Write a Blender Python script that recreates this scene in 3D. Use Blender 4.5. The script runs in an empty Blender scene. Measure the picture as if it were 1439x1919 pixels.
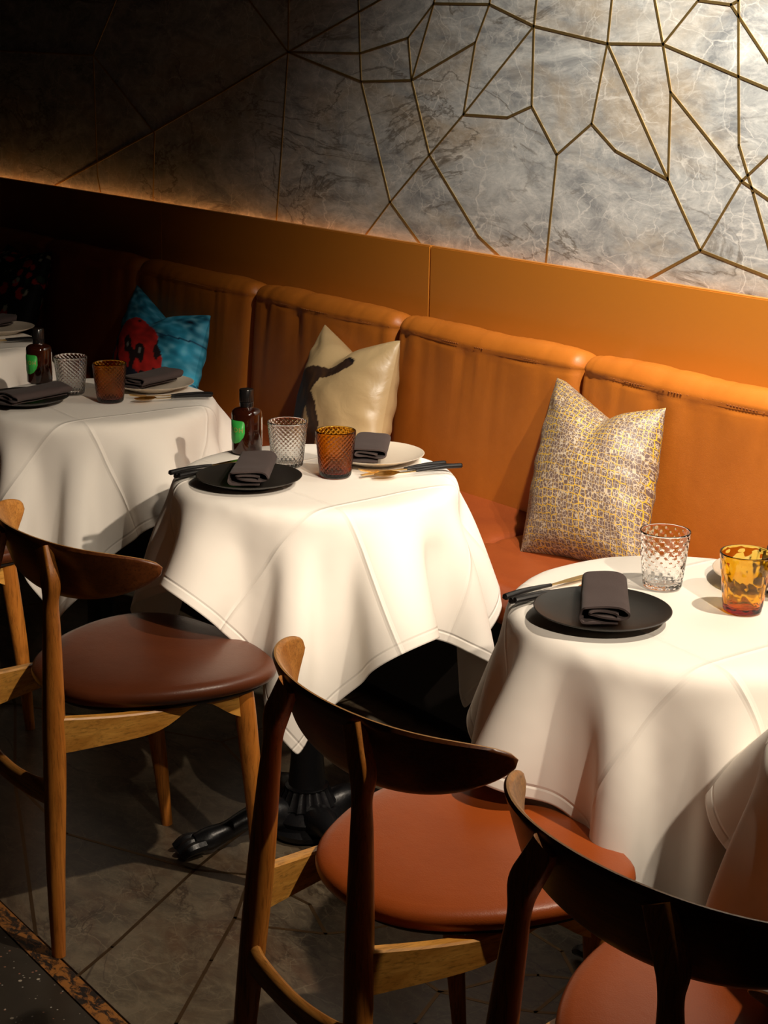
import bpy, bmesh, math, random
import numpy as np
from mathutils import Vector, Matrix, noise
from mathutils.geometry import tessellate_polygon

C = bpy.context.scene.collection
PI = math.pi

# ------------------------------------------------------------------ camera
def setup_camera():
    f, yaw, pitch, roll, h = 3054.1, 0.65476, 0.27293, 0.01695, 1.59206
    cy, sy, cp, sp = math.cos(yaw), math.sin(yaw), math.cos(pitch), math.sin(pitch)
    fwd = Vector((-cy*cp, sy*cp, -sp)); right = Vector((sy, cy, 0)); up = right.cross(fwd)
    c, s = math.cos(roll), math.sin(roll)
    r2 = c*right + s*up; u2 = -s*right + c*up
    cam = bpy.data.cameras.new('camera'); o = bpy.data.objects.new('camera', cam); C.objects.link(o)
    m = Matrix((r2, u2, -fwd)).transposed().to_4x4(); m.translation = Vector((0, 0, h))
    o.matrix_world = m
    cam.sensor_fit = 'VERTICAL'; cam.sensor_height = 24; cam.lens = f/1919*24
    cam.clip_start = .05
    bpy.context.scene.camera = o
setup_camera()

# ------------------------------------------------------------------ world, lamps, exposure
sc = bpy.context.scene
sc.view_settings.view_transform = 'Standard'; sc.view_settings.look = 'None'
sc.view_settings.exposure = 0.0; sc.view_settings.gamma = 1.0; sc.view_settings.use_curve_mapping = False
w = bpy.data.worlds.new('world'); sc.world = w; w.use_nodes = True
w.node_tree.nodes['Background'].inputs[0].default_value = (1.0, .72, .5, 1)
w.node_tree.nodes['Background'].inputs[1].default_value = 0.006

def spot(name, loc, target, power, size, blend, col, radius=.03):
    l = bpy.data.lights.new(name, 'SPOT'); l.energy = power; l.color = col
    l.spot_size = math.radians(size); l.spot_blend = blend; l.shadow_soft_size = radius
    o = bpy.data.objects.new(name, l); C.objects.link(o); o.location = loc
    d = Vector(target)-Vector(loc); o.rotation_euler = d.to_track_quat('-Z', 'Y').to_euler()
    return o
WARM = (1.0, .84, .66)
spot('ceiling_spot', (1.2, 1.25, 3.0), (-3.0, 1.80, .80), 600, 17.5, .6, WARM, .03)
spot('ceiling_spot', (-.75, 2.15, 2.95), (-1.80, 2.05, .7), 235, 60, .9, WARM, .03)
spot('ceiling_spot', (1.0, .80, 3.0), (-1.95, 2.10, .70), 400, 23, .8, WARM, .03)
spot('ceiling_spot', (-1.70, 2.25, 2.9), (-2.15, 2.95, 1.92), 600, 84, 1.0, (1.0, .94, .84), .04)

# ------------------------------------------------------------------ materials
def new_mat(name):
    m = bpy.data.materials.new(name); m.use_nodes = True
    nt = m.node_tree; b = nt.nodes['Principled BSDF']
    return m, nt, b
def N(nt, t, **k):
    n = nt.nodes.new(t)
    for a, v in k.items():
        if a in n.inputs: n.inputs[a].default_value = v
        else: setattr(n, a, v)
    return n
def ramp(nt, src, stops):
    r = nt.nodes.new('ShaderNodeValToRGB'); e = r.color_ramp.elements
    while len(e) < len(stops): e.new(.5)
    for i, (p, c) in enumerate(stops):
        e[i].position = p; e[i].color = (c, c, c, 1) if not hasattr(c, '__len__') else (*c, 1)
    nt.links.new(src, r.inputs[0]); return r.outputs[0]
def mixc(nt, f, a, b, mode='MIX'):
    m = nt.nodes.new('ShaderNodeMix'); m.data_type = 'RGBA'; m.blend_type = mode
    for i, v in ((0, f), (6, a), (7, b)):
        if hasattr(v, 'links') or isinstance(v, bpy.types.NodeSocket): nt.links.new(v, m.inputs[i])
        elif i == 0: m.inputs[0].default_value = v
        else: m.inputs[i].default_value = (*v, 1)
    return m.outputs[2]
def bump(nt, b, h, strength, dist=.001, prev=None):
    n = nt.nodes.new('ShaderNodeBump'); n.inputs['Strength'].default_value = strength
    n.inputs['Distance'].default_value = dist; nt.links.new(h, n.inputs['Height'])
    if prev is not None: nt.links.new(prev, n.inputs['Normal'])
    nt.links.new(n.outputs[0], b.inputs['Normal']); return n.outputs[0]
def coords(nt, scale=(1, 1, 1), kind='Object', rot=(0, 0, 0)):
    t = nt.nodes.new('ShaderNodeTexCoord'); mp = nt.nodes.new('ShaderNodeMapping')
    mp.inputs['Scale'].default_value = scale; mp.inputs['Rotation'].default_value = rot
    nt.links.new(t.outputs[kind], mp.inputs[0]); return mp.outputs[0]
def noi(nt, vec, scale, detail=4, rough=.55, dist=0.0):
    n = N(nt, 'ShaderNodeTexNoise', Scale=scale, Detail=detail, Roughness=rough, Distortion=dist)
    nt.links.new(vec, n.inputs['Vector']); return n.outputs[0]
def math_(nt, op, a, b=None):
    n = nt.nodes.new('ShaderNodeMath'); n.operation = op
    for i, v in ((0, a), (1, b)):
        if v is None: continue
        if isinstance(v, bpy.types.NodeSocket): nt.links.new(v, n.inputs[i])
        else: n.inputs[i].default_value = v
    return n.outputs[0]
def vein(nt, vec, scale, dist, width, detail=6):
    n = noi(nt, vec, scale, detail, .6, dist)
    d = math_(nt, 'ABSOLUTE', math_(nt, 'SUBTRACT', n, .5))
    return ramp(nt, d, [(0, 1.0), (width, 0.0)])

def marble(name, base, dark, light, rust, sc_=1.0, rough=.25):
    m, nt, b = new_mat(name)
    v = coords(nt, (sc_, sc_, sc_)); vs = coords(nt, (sc_*.6, sc_, sc_*1.4), rot=(0, .45, .0))
    wv = mixc(nt, .10, (0, 0, 0), (0, 0, 0)); nn_ = N(nt, 'ShaderNodeTexNoise', Scale=5.0, Detail=5.0); nt.links.new(vs, nn_.inputs['Vector'])
    vm = nt.nodes.new('ShaderNodeMix'); vm.data_type = 'VECTOR'; vm.inputs[0].default_value = .16
    nt.links.new(v, vm.inputs[4]); nt.links.new(nn_.outputs['Color'], vm.inputs[5]); wv = vm.outputs[1]
    def crack(scale, wdt):
        vo = N(nt, 'ShaderNodeTexVoronoi', Scale=scale, feature='DISTANCE_TO_EDGE'); nt.links.new(wv, vo.inputs['Vector'])
        return ramp(nt, vo.outputs[0], [(0, 1.), (wdt, 0.)])
    cloud = ramp(nt, noi(nt, vs, 5.0, 10, .72, 1.2), [(.36, 0.), (.62, 1.)])
    c = mixc(nt, cloud, dark, base)
    c = mixc(nt, ramp(nt, noi(nt, vs, 2.1, 6, .65, .8), [(.50, 0.), (.68, .65)]), c, rust)
    c = mixc(nt, ramp(nt, noi(nt, vs, 17, 8, .78, .6), [(.48, 0.), (.72, .55)]), c, light)
    c = mixc(nt, ramp(nt, noi(nt, vs, 9, 8, .75, 1.5), [(.55, 0.), (.72, .5)]), c, dark)
    brk = ramp(nt, noi(nt, v, 3.5, 4), [(.42, 0.), (.60, 1.)]); brk2 = ramp(nt, noi(nt, v, 6, 4), [(.45, 0.), (.60, 1.)])
    c = mixc(nt, math_(nt, 'MULTIPLY', math_(nt, 'MULTIPLY', crack(6.5, .018), brk), .55), c, light)
    c = mixc(nt, math_(nt, 'MULTIPLY', math_(nt, 'MULTIPLY', crack(15, .03), brk2), .5), c, light)
    mask = ramp(nt, noi(nt, v, 1.3, 2), [(.44, 0.), (.54, 1.)])
    dv = math_(nt, 'MULTIPLY', vein(nt, vs, 1.9, 1.6, .018, 9), mask)
    c = mixc(nt, math_(nt, 'MULTIPLY', dv, .75), c, tuple(x*.22 for x in rust))
    nt.links.new(c, b.inputs['Base Color']); b.inputs['Roughness'].default_value = rough
    return m
M_marble = marble('marble_grey', (.50, .50, .47), (.21, .215, .215), (.82, .78, .70), (.44, .34, .22), 1.3, .40)
M_fmarble = marble('marble_floor', (.135, .105, .068), (.055, .042, .028), (.22, .18, .12), (.085, .038, .018), 2.0, .34)

def metal(name, col, rough, bumpy=0.):
    m, nt, b = new_mat(name); b.inputs['Base Color'].default_value = (*col, 1)
    b.inputs['Metallic'].default_value = 1; b.inputs['Roughness'].default_value = rough
    if bumpy: bump(nt, b, noi(nt, coords(nt), 120, 3), bumpy, .0005)
    return m
M_brass = metal('brass', (.62, .42, .15), .5, .1)
M_gold = metal('gold', (.85, .58, .22), .22)
M_darkbrass = metal('aged_brass', (.16, .10, .05), .5, .2)

def plain(name, col, rough=.5, spec=.5, coat=0.):
    m, nt, b = new_mat(name); b.inputs['Base Color'].default_value = (*col, 1)
    b.inputs['Roughness'].default_value = rough; b.inputs['Specular IOR Level'].default_value = spec
    b.inputs['Coat Weight'].default_value = coat
    return m, nt, b

def leather(name, c1, c2, rough, fine=.25):
    m, nt, b = new_mat(name); v = coords(nt)
    c = mixc(nt, ramp(nt, noi(nt, v, 5, 6, .65), [(.3, 0.), (.7, 1.)]), c1, c2)
    nt.links.new(c, b.inputs['Base Color']); b.inputs['Roughness'].default_value = rough; b.inputs['Specular IOR Level'].default_value = .35
    vo = N(nt, 'ShaderNodeTexVoronoi', Scale=420.0); nt.links.new(v, vo.inputs['Vector'])
    n1 = bump(nt, b, vo.outputs['Distance'], fine, .0004)
    bump(nt, b, noi(nt, v, 30, 4, .6), .25, .002, n1)
    return m
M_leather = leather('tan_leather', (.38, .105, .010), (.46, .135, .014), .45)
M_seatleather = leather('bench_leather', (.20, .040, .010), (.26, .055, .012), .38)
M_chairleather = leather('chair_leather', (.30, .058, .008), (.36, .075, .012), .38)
M_panel, nt, b = plain('leather_panel', (.50, .175, .018), .36)
vv = coords(nt); bump(nt, b, noi(nt, vv, 220, 3), .15, .0004)
M_stitch, _, _ = plain('stitch_thread', (.40, .13, .025), .7)

def wood(name, c1, c2, rough=.38, axis=(14, 14, 1.2)):
    m, nt, b = new_mat(name); v = coords(nt, axis)
    g = noi(nt, v, 3.0, 6, .7, .8); ax2 = tuple(q*(4 if q > 5 else 2.2) for q in axis); g2 = noi(nt, coords(nt, ax2), 4.5, 5, .7, .2)
    c = mixc(nt, ramp(nt, g, [(.36, 0.), (.64, 1.)]), c1, c2)
    c = mixc(nt, ramp(nt, g2, [(.50, 0.), (.66, .65)]), c, tuple(x*.38 for x in c1))
    nt.links.new(c, b.inputs['Base Color']); b.inputs['Roughness'].default_value = rough
    bump(nt, b, g2, .15, .0004)
    return m
M_wood = wood('oiled_oak', (.44, .135, .017), (.64, .235, .036))
M_woodh = wood('oiled_oak_lengthwise', (.40, .15, .026), (.60, .27, .06), .38, (1.4, 14, 14))
M_woodapron = wood('oiled_oak_rail', (.54, .23, .035), (.76, .38, .075), .4, (14, 1.4, 14))
M_veneer = wood('dark_veneer', (.105, .028, .007), (.16, .048, .012), .34, (1.4, 14, 14))
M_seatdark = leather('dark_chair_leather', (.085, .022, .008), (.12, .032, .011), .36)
M_plyedge, _, _ = plain('plywood_edge', (.46, .23, .075), .45)

# tablecloth: white linen with pressed creases from the rest-state map
M_cloth, nt, b = new_mat('white_linen')
b.inputs['Base Color'].default_value = (.80, .76, .70, 1); b.inputs['Roughness'].default_value = .82
b.inputs['Specular IOR Level'].default_value = .25
uvn = nt.nodes.new('ShaderNodeTexCoord'); sep = nt.nodes.new('ShaderNodeSeparateXYZ'); nt.links.new(uvn.outputs['UV'], sep.inputs[0])
def crease(sock, at, wdt):
    d = math_(nt, 'ABSOLUTE', math_(nt, 'SUBTRACT', sock, at)); return ramp(nt, d, [(0, 1.), (wdt, 0.)])
hh = None
for s_, at in ((0, .335), (0, .665), (1, .36), (1, .68)):
    k = crease(sep.outputs[s_], at, .006); hh = k if hh is None else math_(nt, 'ADD', hh, k)
# hem stitching
for s_ in (0, 1):
    for at in (.022, .978):
        hh = math_(nt, 'SUBTRACT', hh, math_(nt, 'MULTIPLY', crease(sep.outputs[s_], at, .003), .7))
n1 = bump(nt, b, hh, .8, .0025)
wv = noi(nt, coords(nt, (1, 1, 1), 'UV'), 900, 2)
n2 = bump(nt, b, wv, .12, .0004, n1)
bump(nt, b, noi(nt, coords(nt, (1, 1, 1), 'UV'), 5, 3, .5), .35, .012, n2)

def fabric(name, c, rough=.9, scale=700, s=.4):
    m, nt, b = new_mat(name); v = coords(nt)
    cc = mixc(nt, noi(nt, v, scale, 2), tuple(x*.75 for x in c), tuple(min(1, x*1.2) for x in c))
    nt.links.new(cc, b.inputs['Base Color']); b.inputs['Roughness'].default_value = rough
    b.inputs['Sheen Weight'].default_value = .04; b.inputs['Specular IOR Level'].default_value = .2
    bump(nt, b, noi(nt, v, scale, 2), s, .0006)
    return m
M_napkin = fabric('napkin_linen', (.058, .042, .040))
M_blackplate, nt, b = plain('black_stoneware', (.014, .012, .010), .40, .35)
bump(nt, b, noi(nt, coords(nt), 90, 3), .08, .0006)
M_whiteplate, _, _ = plain('cream_stoneware', (.58, .50, .40), .35)
M_blackhandle, _, _ = plain('black_handle', (.008, .007, .007), .45, .3)
M_capblack, _, _ = plain('black_cap', (.008, .007, .007), .2)
M_iron, nt, b = plain('black_iron', (.006, .006, .007), .34, .3)
bump(nt, b, noi(nt, coords(nt), 60, 4), .3, .003)
M_black, _, _ = plain('bench_base_black', (.012, .009, .008), .6)
M_plaster, _, _ = plain('dark_plaster', (.05, .04, .035), .9)
M_green, _, _ = plain('green_label', (.03, .34, .05), .45)
M_labelgold, _, _ = plain('label_letters', (.45, .33, .10), .4)
M_white, _, _ = plain('white_label', (.75, .72, .66), .5)
M_led = bpy.data.materials.new('warm_led'); M_led.use_nodes = True
nt = M_led.node_tree; nt.nodes.clear(); e = nt.nodes.new('ShaderNodeEmission'); o_ = nt.nodes.new('ShaderNodeOutputMaterial')
e.inputs[0].default_value = (1., .50, .16, 1); e.inputs[1].default_value = 9.0; nt.links.new(e.outputs[0], o_.inputs[0])

def glass(name, col, dens):
    m, nt, b = new_mat(name)
    b.inputs['Base Color'].default_value = (1, 1, 1, 1)
    b.inputs['Transmission Weight'].default_value = 1; b.inputs['Roughness'].default_value = .0
    b.inputs['IOR'].default_value = 1.46
    if dens:
        va = N(nt, 'ShaderNodeVolumeAbsorption', Density=dens); va.inputs[0].default_value = (*col, 1)
        nt.links.new(va.outputs[0], nt.nodes['Material Output'].inputs['Volume'])
    return m
M_clear = glass('clear_glass', (1, 1, 1), 0)
M_amber = glass('amber_glass', (.925, .734, .0), 1000.0)
M_yellow = glass('honey_glass', (.984, .83, .0), 630.0)
M_bottle, nt, b = plain('brown_bottle_glass', (.030, .006, .002), .06, .5, .5)
b.inputs['Transmission Weight'].default_value = .25

# terrazzo
M_terr, nt, b = new_mat('terrazzo'); v = coords(nt)
col = (.030, .024, .017)
c = mixc(nt, noi(nt, v, 20, 5), tuple(x*.7 for x in col), tuple(x*1.4 for x in col))
for s_, th, cc in ((70, .20, (.42, .36, .28)), (110, .20, (.34, .15, .09)), (150, .22, (.38, .35, .30))):
    vo = N(nt, 'ShaderNodeTexVoronoi', Scale=float(s_)); nt.links.new(v, vo.inputs['Vector'])
    sepc = nt.nodes.new('ShaderNodeSeparateColor'); nt.links.new(vo.outputs['Color'], sepc.inputs[0])
    pick = ramp(nt, sepc.outputs[0], [(.91, 0.), (.92, 1.)])
    msk = math_(nt, 'MULTIPLY', ramp(nt, vo.outputs['Distance'], [(th, 1.), (th+.05, 0.)]), pick)
    c = mixc(nt, msk, c, cc)
nt.links.new(c, b.inputs['Base Color']); b.inputs['Roughness'].default_value = .4
# worn strip
M_strip, nt, b = new_mat('worn_threshold'); v = coords(nt, (.6, 1, 1), rot=(0, 0, .5))
c = mixc(nt, ramp(nt, noi(nt, v, 55, 7, .75, .6), [(.46, 0.), (.55, 1.)]), (.30, .115, .022), (.012, .008, .006))
nt.links.new(c, b.inputs['Base Color']); b.inputs['Roughness'].default_value = .5

# cushions
M_mosaic, nt, b = new_mat('mosaic_print'); v = coords(nt, (1, 1, 1), 'UV')
vo = N(nt, 'ShaderNodeTexVoronoi', Scale=50.0, feature='DISTANCE_TO_EDGE', Randomness=.7); nt.links.new(v, vo.inputs['Vector'])
vo2 = N(nt, 'ShaderNodeTexVoronoi', Scale=25.0, feature='DISTANCE_TO_EDGE', Randomness=.35); nt.links.new(v, vo2.inputs['Vector'])
c = mixc(nt, ramp(nt, vo.outputs[0], [(.035, 1.), (.075, 0.)]), (.115, .072, .058), (.40, .32, .23))
ymask = ramp(nt, noi(nt, v, 6, 3), [(.40, .2), (.56, 1.)])
c = mixc(nt, math_(nt, 'MULTIPLY', ramp(nt, vo2.outputs[0], [(.035, 1.), (.075, 0.)]), ymask), c, (.56, .33, .015))
nt.links.new(c, b.inputs['Base Color']); b.inputs['Roughness'].default_value = .5
bump(nt, b, noi(nt, v, 300, 2), .2, .0006)
def printed(name, rough, spec=.5, metallic=0.):
    m, nt, b = new_mat(name); a = nt.nodes.new('ShaderNodeAttribute'); a.attribute_name = 'print'
    nt.links.new(a.outputs[0], b.inputs['Base Color']); b.inputs['Roughness'].default_value = rough
    b.inputs['Metallic'].default_value = metallic
    bump(nt, b, noi(nt, coords(nt), 14, 4, .5, .4), .5, .008)
    return m
M_satin = printed('satin_print', .38)
M_print = printed('cotton_print', .7)

# ------------------------------------------------------------------ helpers
def tag(o, label=None, cat=None, group=None, kind=None):
    for k, v in (('label', label), ('category', cat), ('group', group), ('kind', kind)):
        if v: o[k] = v
    return o
def empty(name, loc=(0, 0, 0), rz=0.):
    o = bpy.data.objects.new(name, None); o.empty_display_size = .1; C.objects.link(o)
    o.location = loc; o.rotation_euler = (0, 0, rz); return o
def obj(name, me, mat, parent=None, smooth=True, mats=None):
    if isinstance(me, bmesh.types.BMesh):
        bm = me; bmesh.ops.recalc_face_normals(bm, faces=bm.faces); me = bpy.data.meshes.new(name); bm.to_mesh(me); bm.free()
    o = bpy.data.objects.new(name, me); C.objects.link(o)
    for mm in (mats or [mat]): me.materials.append(mm)
    if smooth:
        me.polygons.foreach_set('use_smooth', [True]*len(me.polygons))
        if smooth != 'all':
            try: me.set_sharp_from_angle(angle=math.radians(38))
            except Exception: pass
    if parent: o.parent = parent
    return o
def children(o): return [c for c in bpy.data.objects if c.parent == o]
def copy_tree(o, parent=None):
    c = o.copy(); C.objects.link(c); c.parent = parent
    for ch in children(o): copy_tree(ch, c)
    return c
def box(bm, lo, hi):
    vs = [bm.verts.new((x, y, z)) for x in (lo[0], hi[0]) for y in (lo[1], hi[1]) for z in (lo[2], hi[2])]
    for f in ((0, 1, 3, 2), (4, 6, 7, 5), (0, 4, 5, 1), (2, 3, 7, 6), (0, 2, 6, 4), (1, 5, 7, 3)): bm.faces.new([vs[i] for i in f])
def boxobj(name, lo, hi, mat, parent=None, bev=0.):
    bm = bmesh.new(); box(bm, lo, hi)
    if bev: bmesh.ops.bevel(bm, geom=bm.edges[:], offset=bev, segments=2, affect='EDGES')
    return obj(name, bm, mat, parent, smooth=bool(bev))
def loft(bm, rings, close=True, caps=True):
    R_ = [[bm.verts.new(p) for p in r] for r in rings]; n = len(R_[0])
    for a, b_ in zip(R_[:-1], R_[1:]):
        for i in range(n if close else n-1):
            j = (i+1) % n; bm.faces.new((a[i], a[j], b_[j], b_[i]))
    if caps: bm.faces.new(R_[0][::-1]); bm.faces.new(R_[-1])
def catmull(P, n):
    P = np.array(P, float); out = []
    Q = np.vstack([2*P[0]-P[1], P, 2*P[-1]-P[-2]])
    for i in range(1, len(Q)-2):
        for k in range(n):
            t = k/n; a, b_, c_, d = Q[i-1:i+3]
            out.append(.5*((2*b_)+(-a+c_)*t+(2*a-5*b_+4*c_-d)*t*t+(-a+3*b_-3*c_+d)*t**3))
    out.append(P[-1]); return np.array(out)
def sweep(bm, pts, rad, seg=12, n=6, side=None, sq=None):
    """pts: (x,y,z); rad: (ra, rb) per point; ring axes from side hint"""
    sq = sq or [1.]*len(pts)
    D = catmull([list(p)+list(r if hasattr(r, '__len__') else (r, r))+[e_] for p, r, e_ in zip(pts, rad, sq)], n)
    rings = []
    for i in range(len(D)):
        a = D[max(0, i-1), :3]; b_ = D[min(len(D)-1, i+1), :3]; t = Vector(b_-a).normalized()
        s = Vector(side) if side else (Vector((1, 0, 0)) if abs(t.x) < .8 else Vector((0, 1, 0)))
        u = (s - t*s.dot(t)).normalized(); v_ = t.cross(u)
        ra, rb = max(D[i, 3], 1e-4), max(D[i, 4], 1e-4); c_ = Vector(D[i, :3])
        E_ = max(.3, D[i, 5]); pw = lambda w__: math.copysign(abs(w__)**E_, w__)
        rings.append([c_+u*ra*pw(math.cos(q))+v_*rb*pw(math.sin(q)) for q in [2*PI*(k+.5)/seg for k in range(seg)]])
    loft(bm, rings)
def lathe(bm, prof, seg=48, disp=None, cap0=True, cap1=True):
    rings = []
    for i, (r, z) in enumerate(prof):
        rings.append([((r+(disp(i, r, z, 2*PI*k/seg) if disp else 0))*math.cos(2*PI*k/seg), (r+(disp(i, r, z, 2*PI*k/seg) if disp else 0))*math.sin(2*PI*k/seg), z) for k in range(seg)])
    R_ = [[bm.verts.new(p) for p in r] for r in rings]
    for a, b_ in zip(R_[:-1], R_[1:]):
        for i in range(seg): bm.faces.new((a[i], a[(i+1) % seg], b_[(i+1) % seg], b_[i]))
    if cap0: bm.faces.new(R_[0][::-1])
    if cap1: bm.faces.new(R_[-1])

# ------------------------------------------------------------------ planar mosaic (tiles between inlays)
def planar_faces(polys, rect):
    x0, z0, x1, z1 = rect
    segs = [((x0, z0), (x1, z0)), ((x1, z0), (x1, z1)), ((x1, z1), (x0, z1)), ((x0, z1), (x0, z0))]
    for p in polys: segs += list(zip(p[:-1], p[1:]))
    nb = 4; cuts = [[0., 1.] for _ in segs]
    for i in range(len(segs)):
        for j in range(i+1, len(segs)):
            (ax, ay), (bx, by) = segs[i]; (cx, cy), (dx, dy) = segs[j]
            den = (bx-ax)*(dy-cy)-(by-ay)*(dx-cx)
            if abs(den) < 1e-9: continue
            t = ((cx-ax)*(dy-cy)-(cy-ay)*(dx-cx))/den; s = ((cx-ax)*(by-ay)-(cy-ay)*(bx-ax))/den
            if -1e-3 <= t <= 1.001 and -1e-3 <= s <= 1.001:
                cuts[i].append(min(1, max(0, t))); cuts[j].append(min(1, max(0, s)))
    nodes = []
    def node(p):
        for k, q in enumerate(nodes):
            if (p[0]-q[0])**2+(p[1]-q[1])**2 < .006**2: return k
        nodes.append(p); return len(nodes)-1
    edges = set(); inner = set()
    for i, (s, c_) in enumerate(zip(segs, cuts)):
        c_ = sorted(c_); ks = []
        for t in c_:
            k = node((s[0][0]+(s[1][0]-s[0][0])*t, s[0][1]+(s[1][1]-s[0][1])*t))
            if not ks or ks[-1] != k: ks.append(k)
        for a, b_ in zip(ks[:-1], ks[1:]):
            if a != b_:
                e_ = (min(a, b_), max(a, b_)); edges.add(e_)
                if i >= nb: inner.add(e_)
    allinner = set(inner)
    while True:      # drop dangling ends
        deg = {}
        for a, b_ in edges: deg[a] = deg.get(a, 0)+1; deg[b_] = deg.get(b_, 0)+1
        d = [e_ for e_ in edges if deg[e_[0]] == 1 or deg[e_[1]] == 1]
        if not d: break
        for e_ in d: edges.discard(e_)
    adj = {}
    for a, b_ in edges: adj.setdefault(a, []).append(b_); adj.setdefault(b_, []).append(a)
    for k in adj: adj[k].sort(key=lambda q: math.atan2(nodes[q][1]-nodes[k][1], nodes[q][0]-nodes[k][0]))
    seen = set(); faces = []
    for a in sorted(adj):
        for b_ in adj[a]:
            if (a, b_) in seen: continue
            f = []; u, v_ = a, b_
            while (u, v_) not in seen:
                seen.add((u, v_)); f.append(u)
                l = adj[v_]; nx = l[(l.index(u)-1) % len(l)]; u, v_ = v_, nx
            P = [nodes[k] for k in f]
            ar = sum(P[i][0]*P[(i+1) % len(P)][1]-P[(i+1) % len(P)][0]*P[i][1] for i in range(len(P)))/2
            if ar > 1e-4: faces.append(P)
    return faces, [(nodes[a], nodes[b_]) for a, b_ in allinner]
def inset(P, d):
    out = []; n = len(P)
    for i in range(n):
        a, b_, c_ = Vector(P[i-1]), Vector(P[i]), Vector(P[(i+1) % n])
        d1 = (b_-a).normalized(); d2 = (c_-b_).normalized()
        n1 = Vector((-d1.y, d1.x)); n2 = Vector((-d2.y, d2.x)); m_ = n1+n2
        if m_.length < .2: m_ = n1
        m_.normalize(); k = min(3., 1/max(.3, m_.dot(n1)))
        out.append(b_+m_*d*k)
    return out
def mosaic(polys, rect, place, parent, tile_mat, inlay_mat, tile_name, inlay_name, wdt, proud, thick):
    faces, edges = planar_faces(polys, rect)
    for P in faces:
        Q = inset(P, wdt*.5); bm = bmesh.new()
        top = [bm.verts.new(place(q.x, q.y, 0)) for q in Q]; bot = [bm.verts.new(place(q.x, q.y, -thick)) for q in Q]
        for a, b_, c_ in tessellate_polygon([[Vector((q.x, q.y, 0)) for q in Q]]):
            bm.faces.new((top[a], top[b_], top[c_])); bm.faces.new((bot[c_], bot[b_], bot[a]))
        for i in range(len(Q)): bm.faces.new((top[i], bot[i], bot[(i+1) % len(Q)], top[(i+1) % len(Q)]))
        obj(tile_name, bm, tile_mat, parent, smooth=False)
    for a, b_ in edges:
        a, b_ = Vector(a), Vector(b_); d = (b_-a)
        if d.length < .008: continue
        n_ = Vector((-d.y, d.x)).normalized()*wdt*.5; e_ = d.normalized()*wdt*.3; bm = bmesh.new()
        q = [a-n_-e_, b_-n_+e_, b_+n_+e_, a+n_-e_]
        top = [bm.verts.new(place(p.x, p.y, proud)) for p in q]; bot = [bm.verts.new(place(p.x, p.y, -thick)) for p in q]
        bm.faces.new(top); bm.faces.new(bot[::-1])
        for i in range(4): bm.faces.new((top[i], bot[i], bot[(i+1) % 4], top[(i+1) % 4]))
        obj(inlay_name, bm, inlay_mat, parent, smooth=False)

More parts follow.
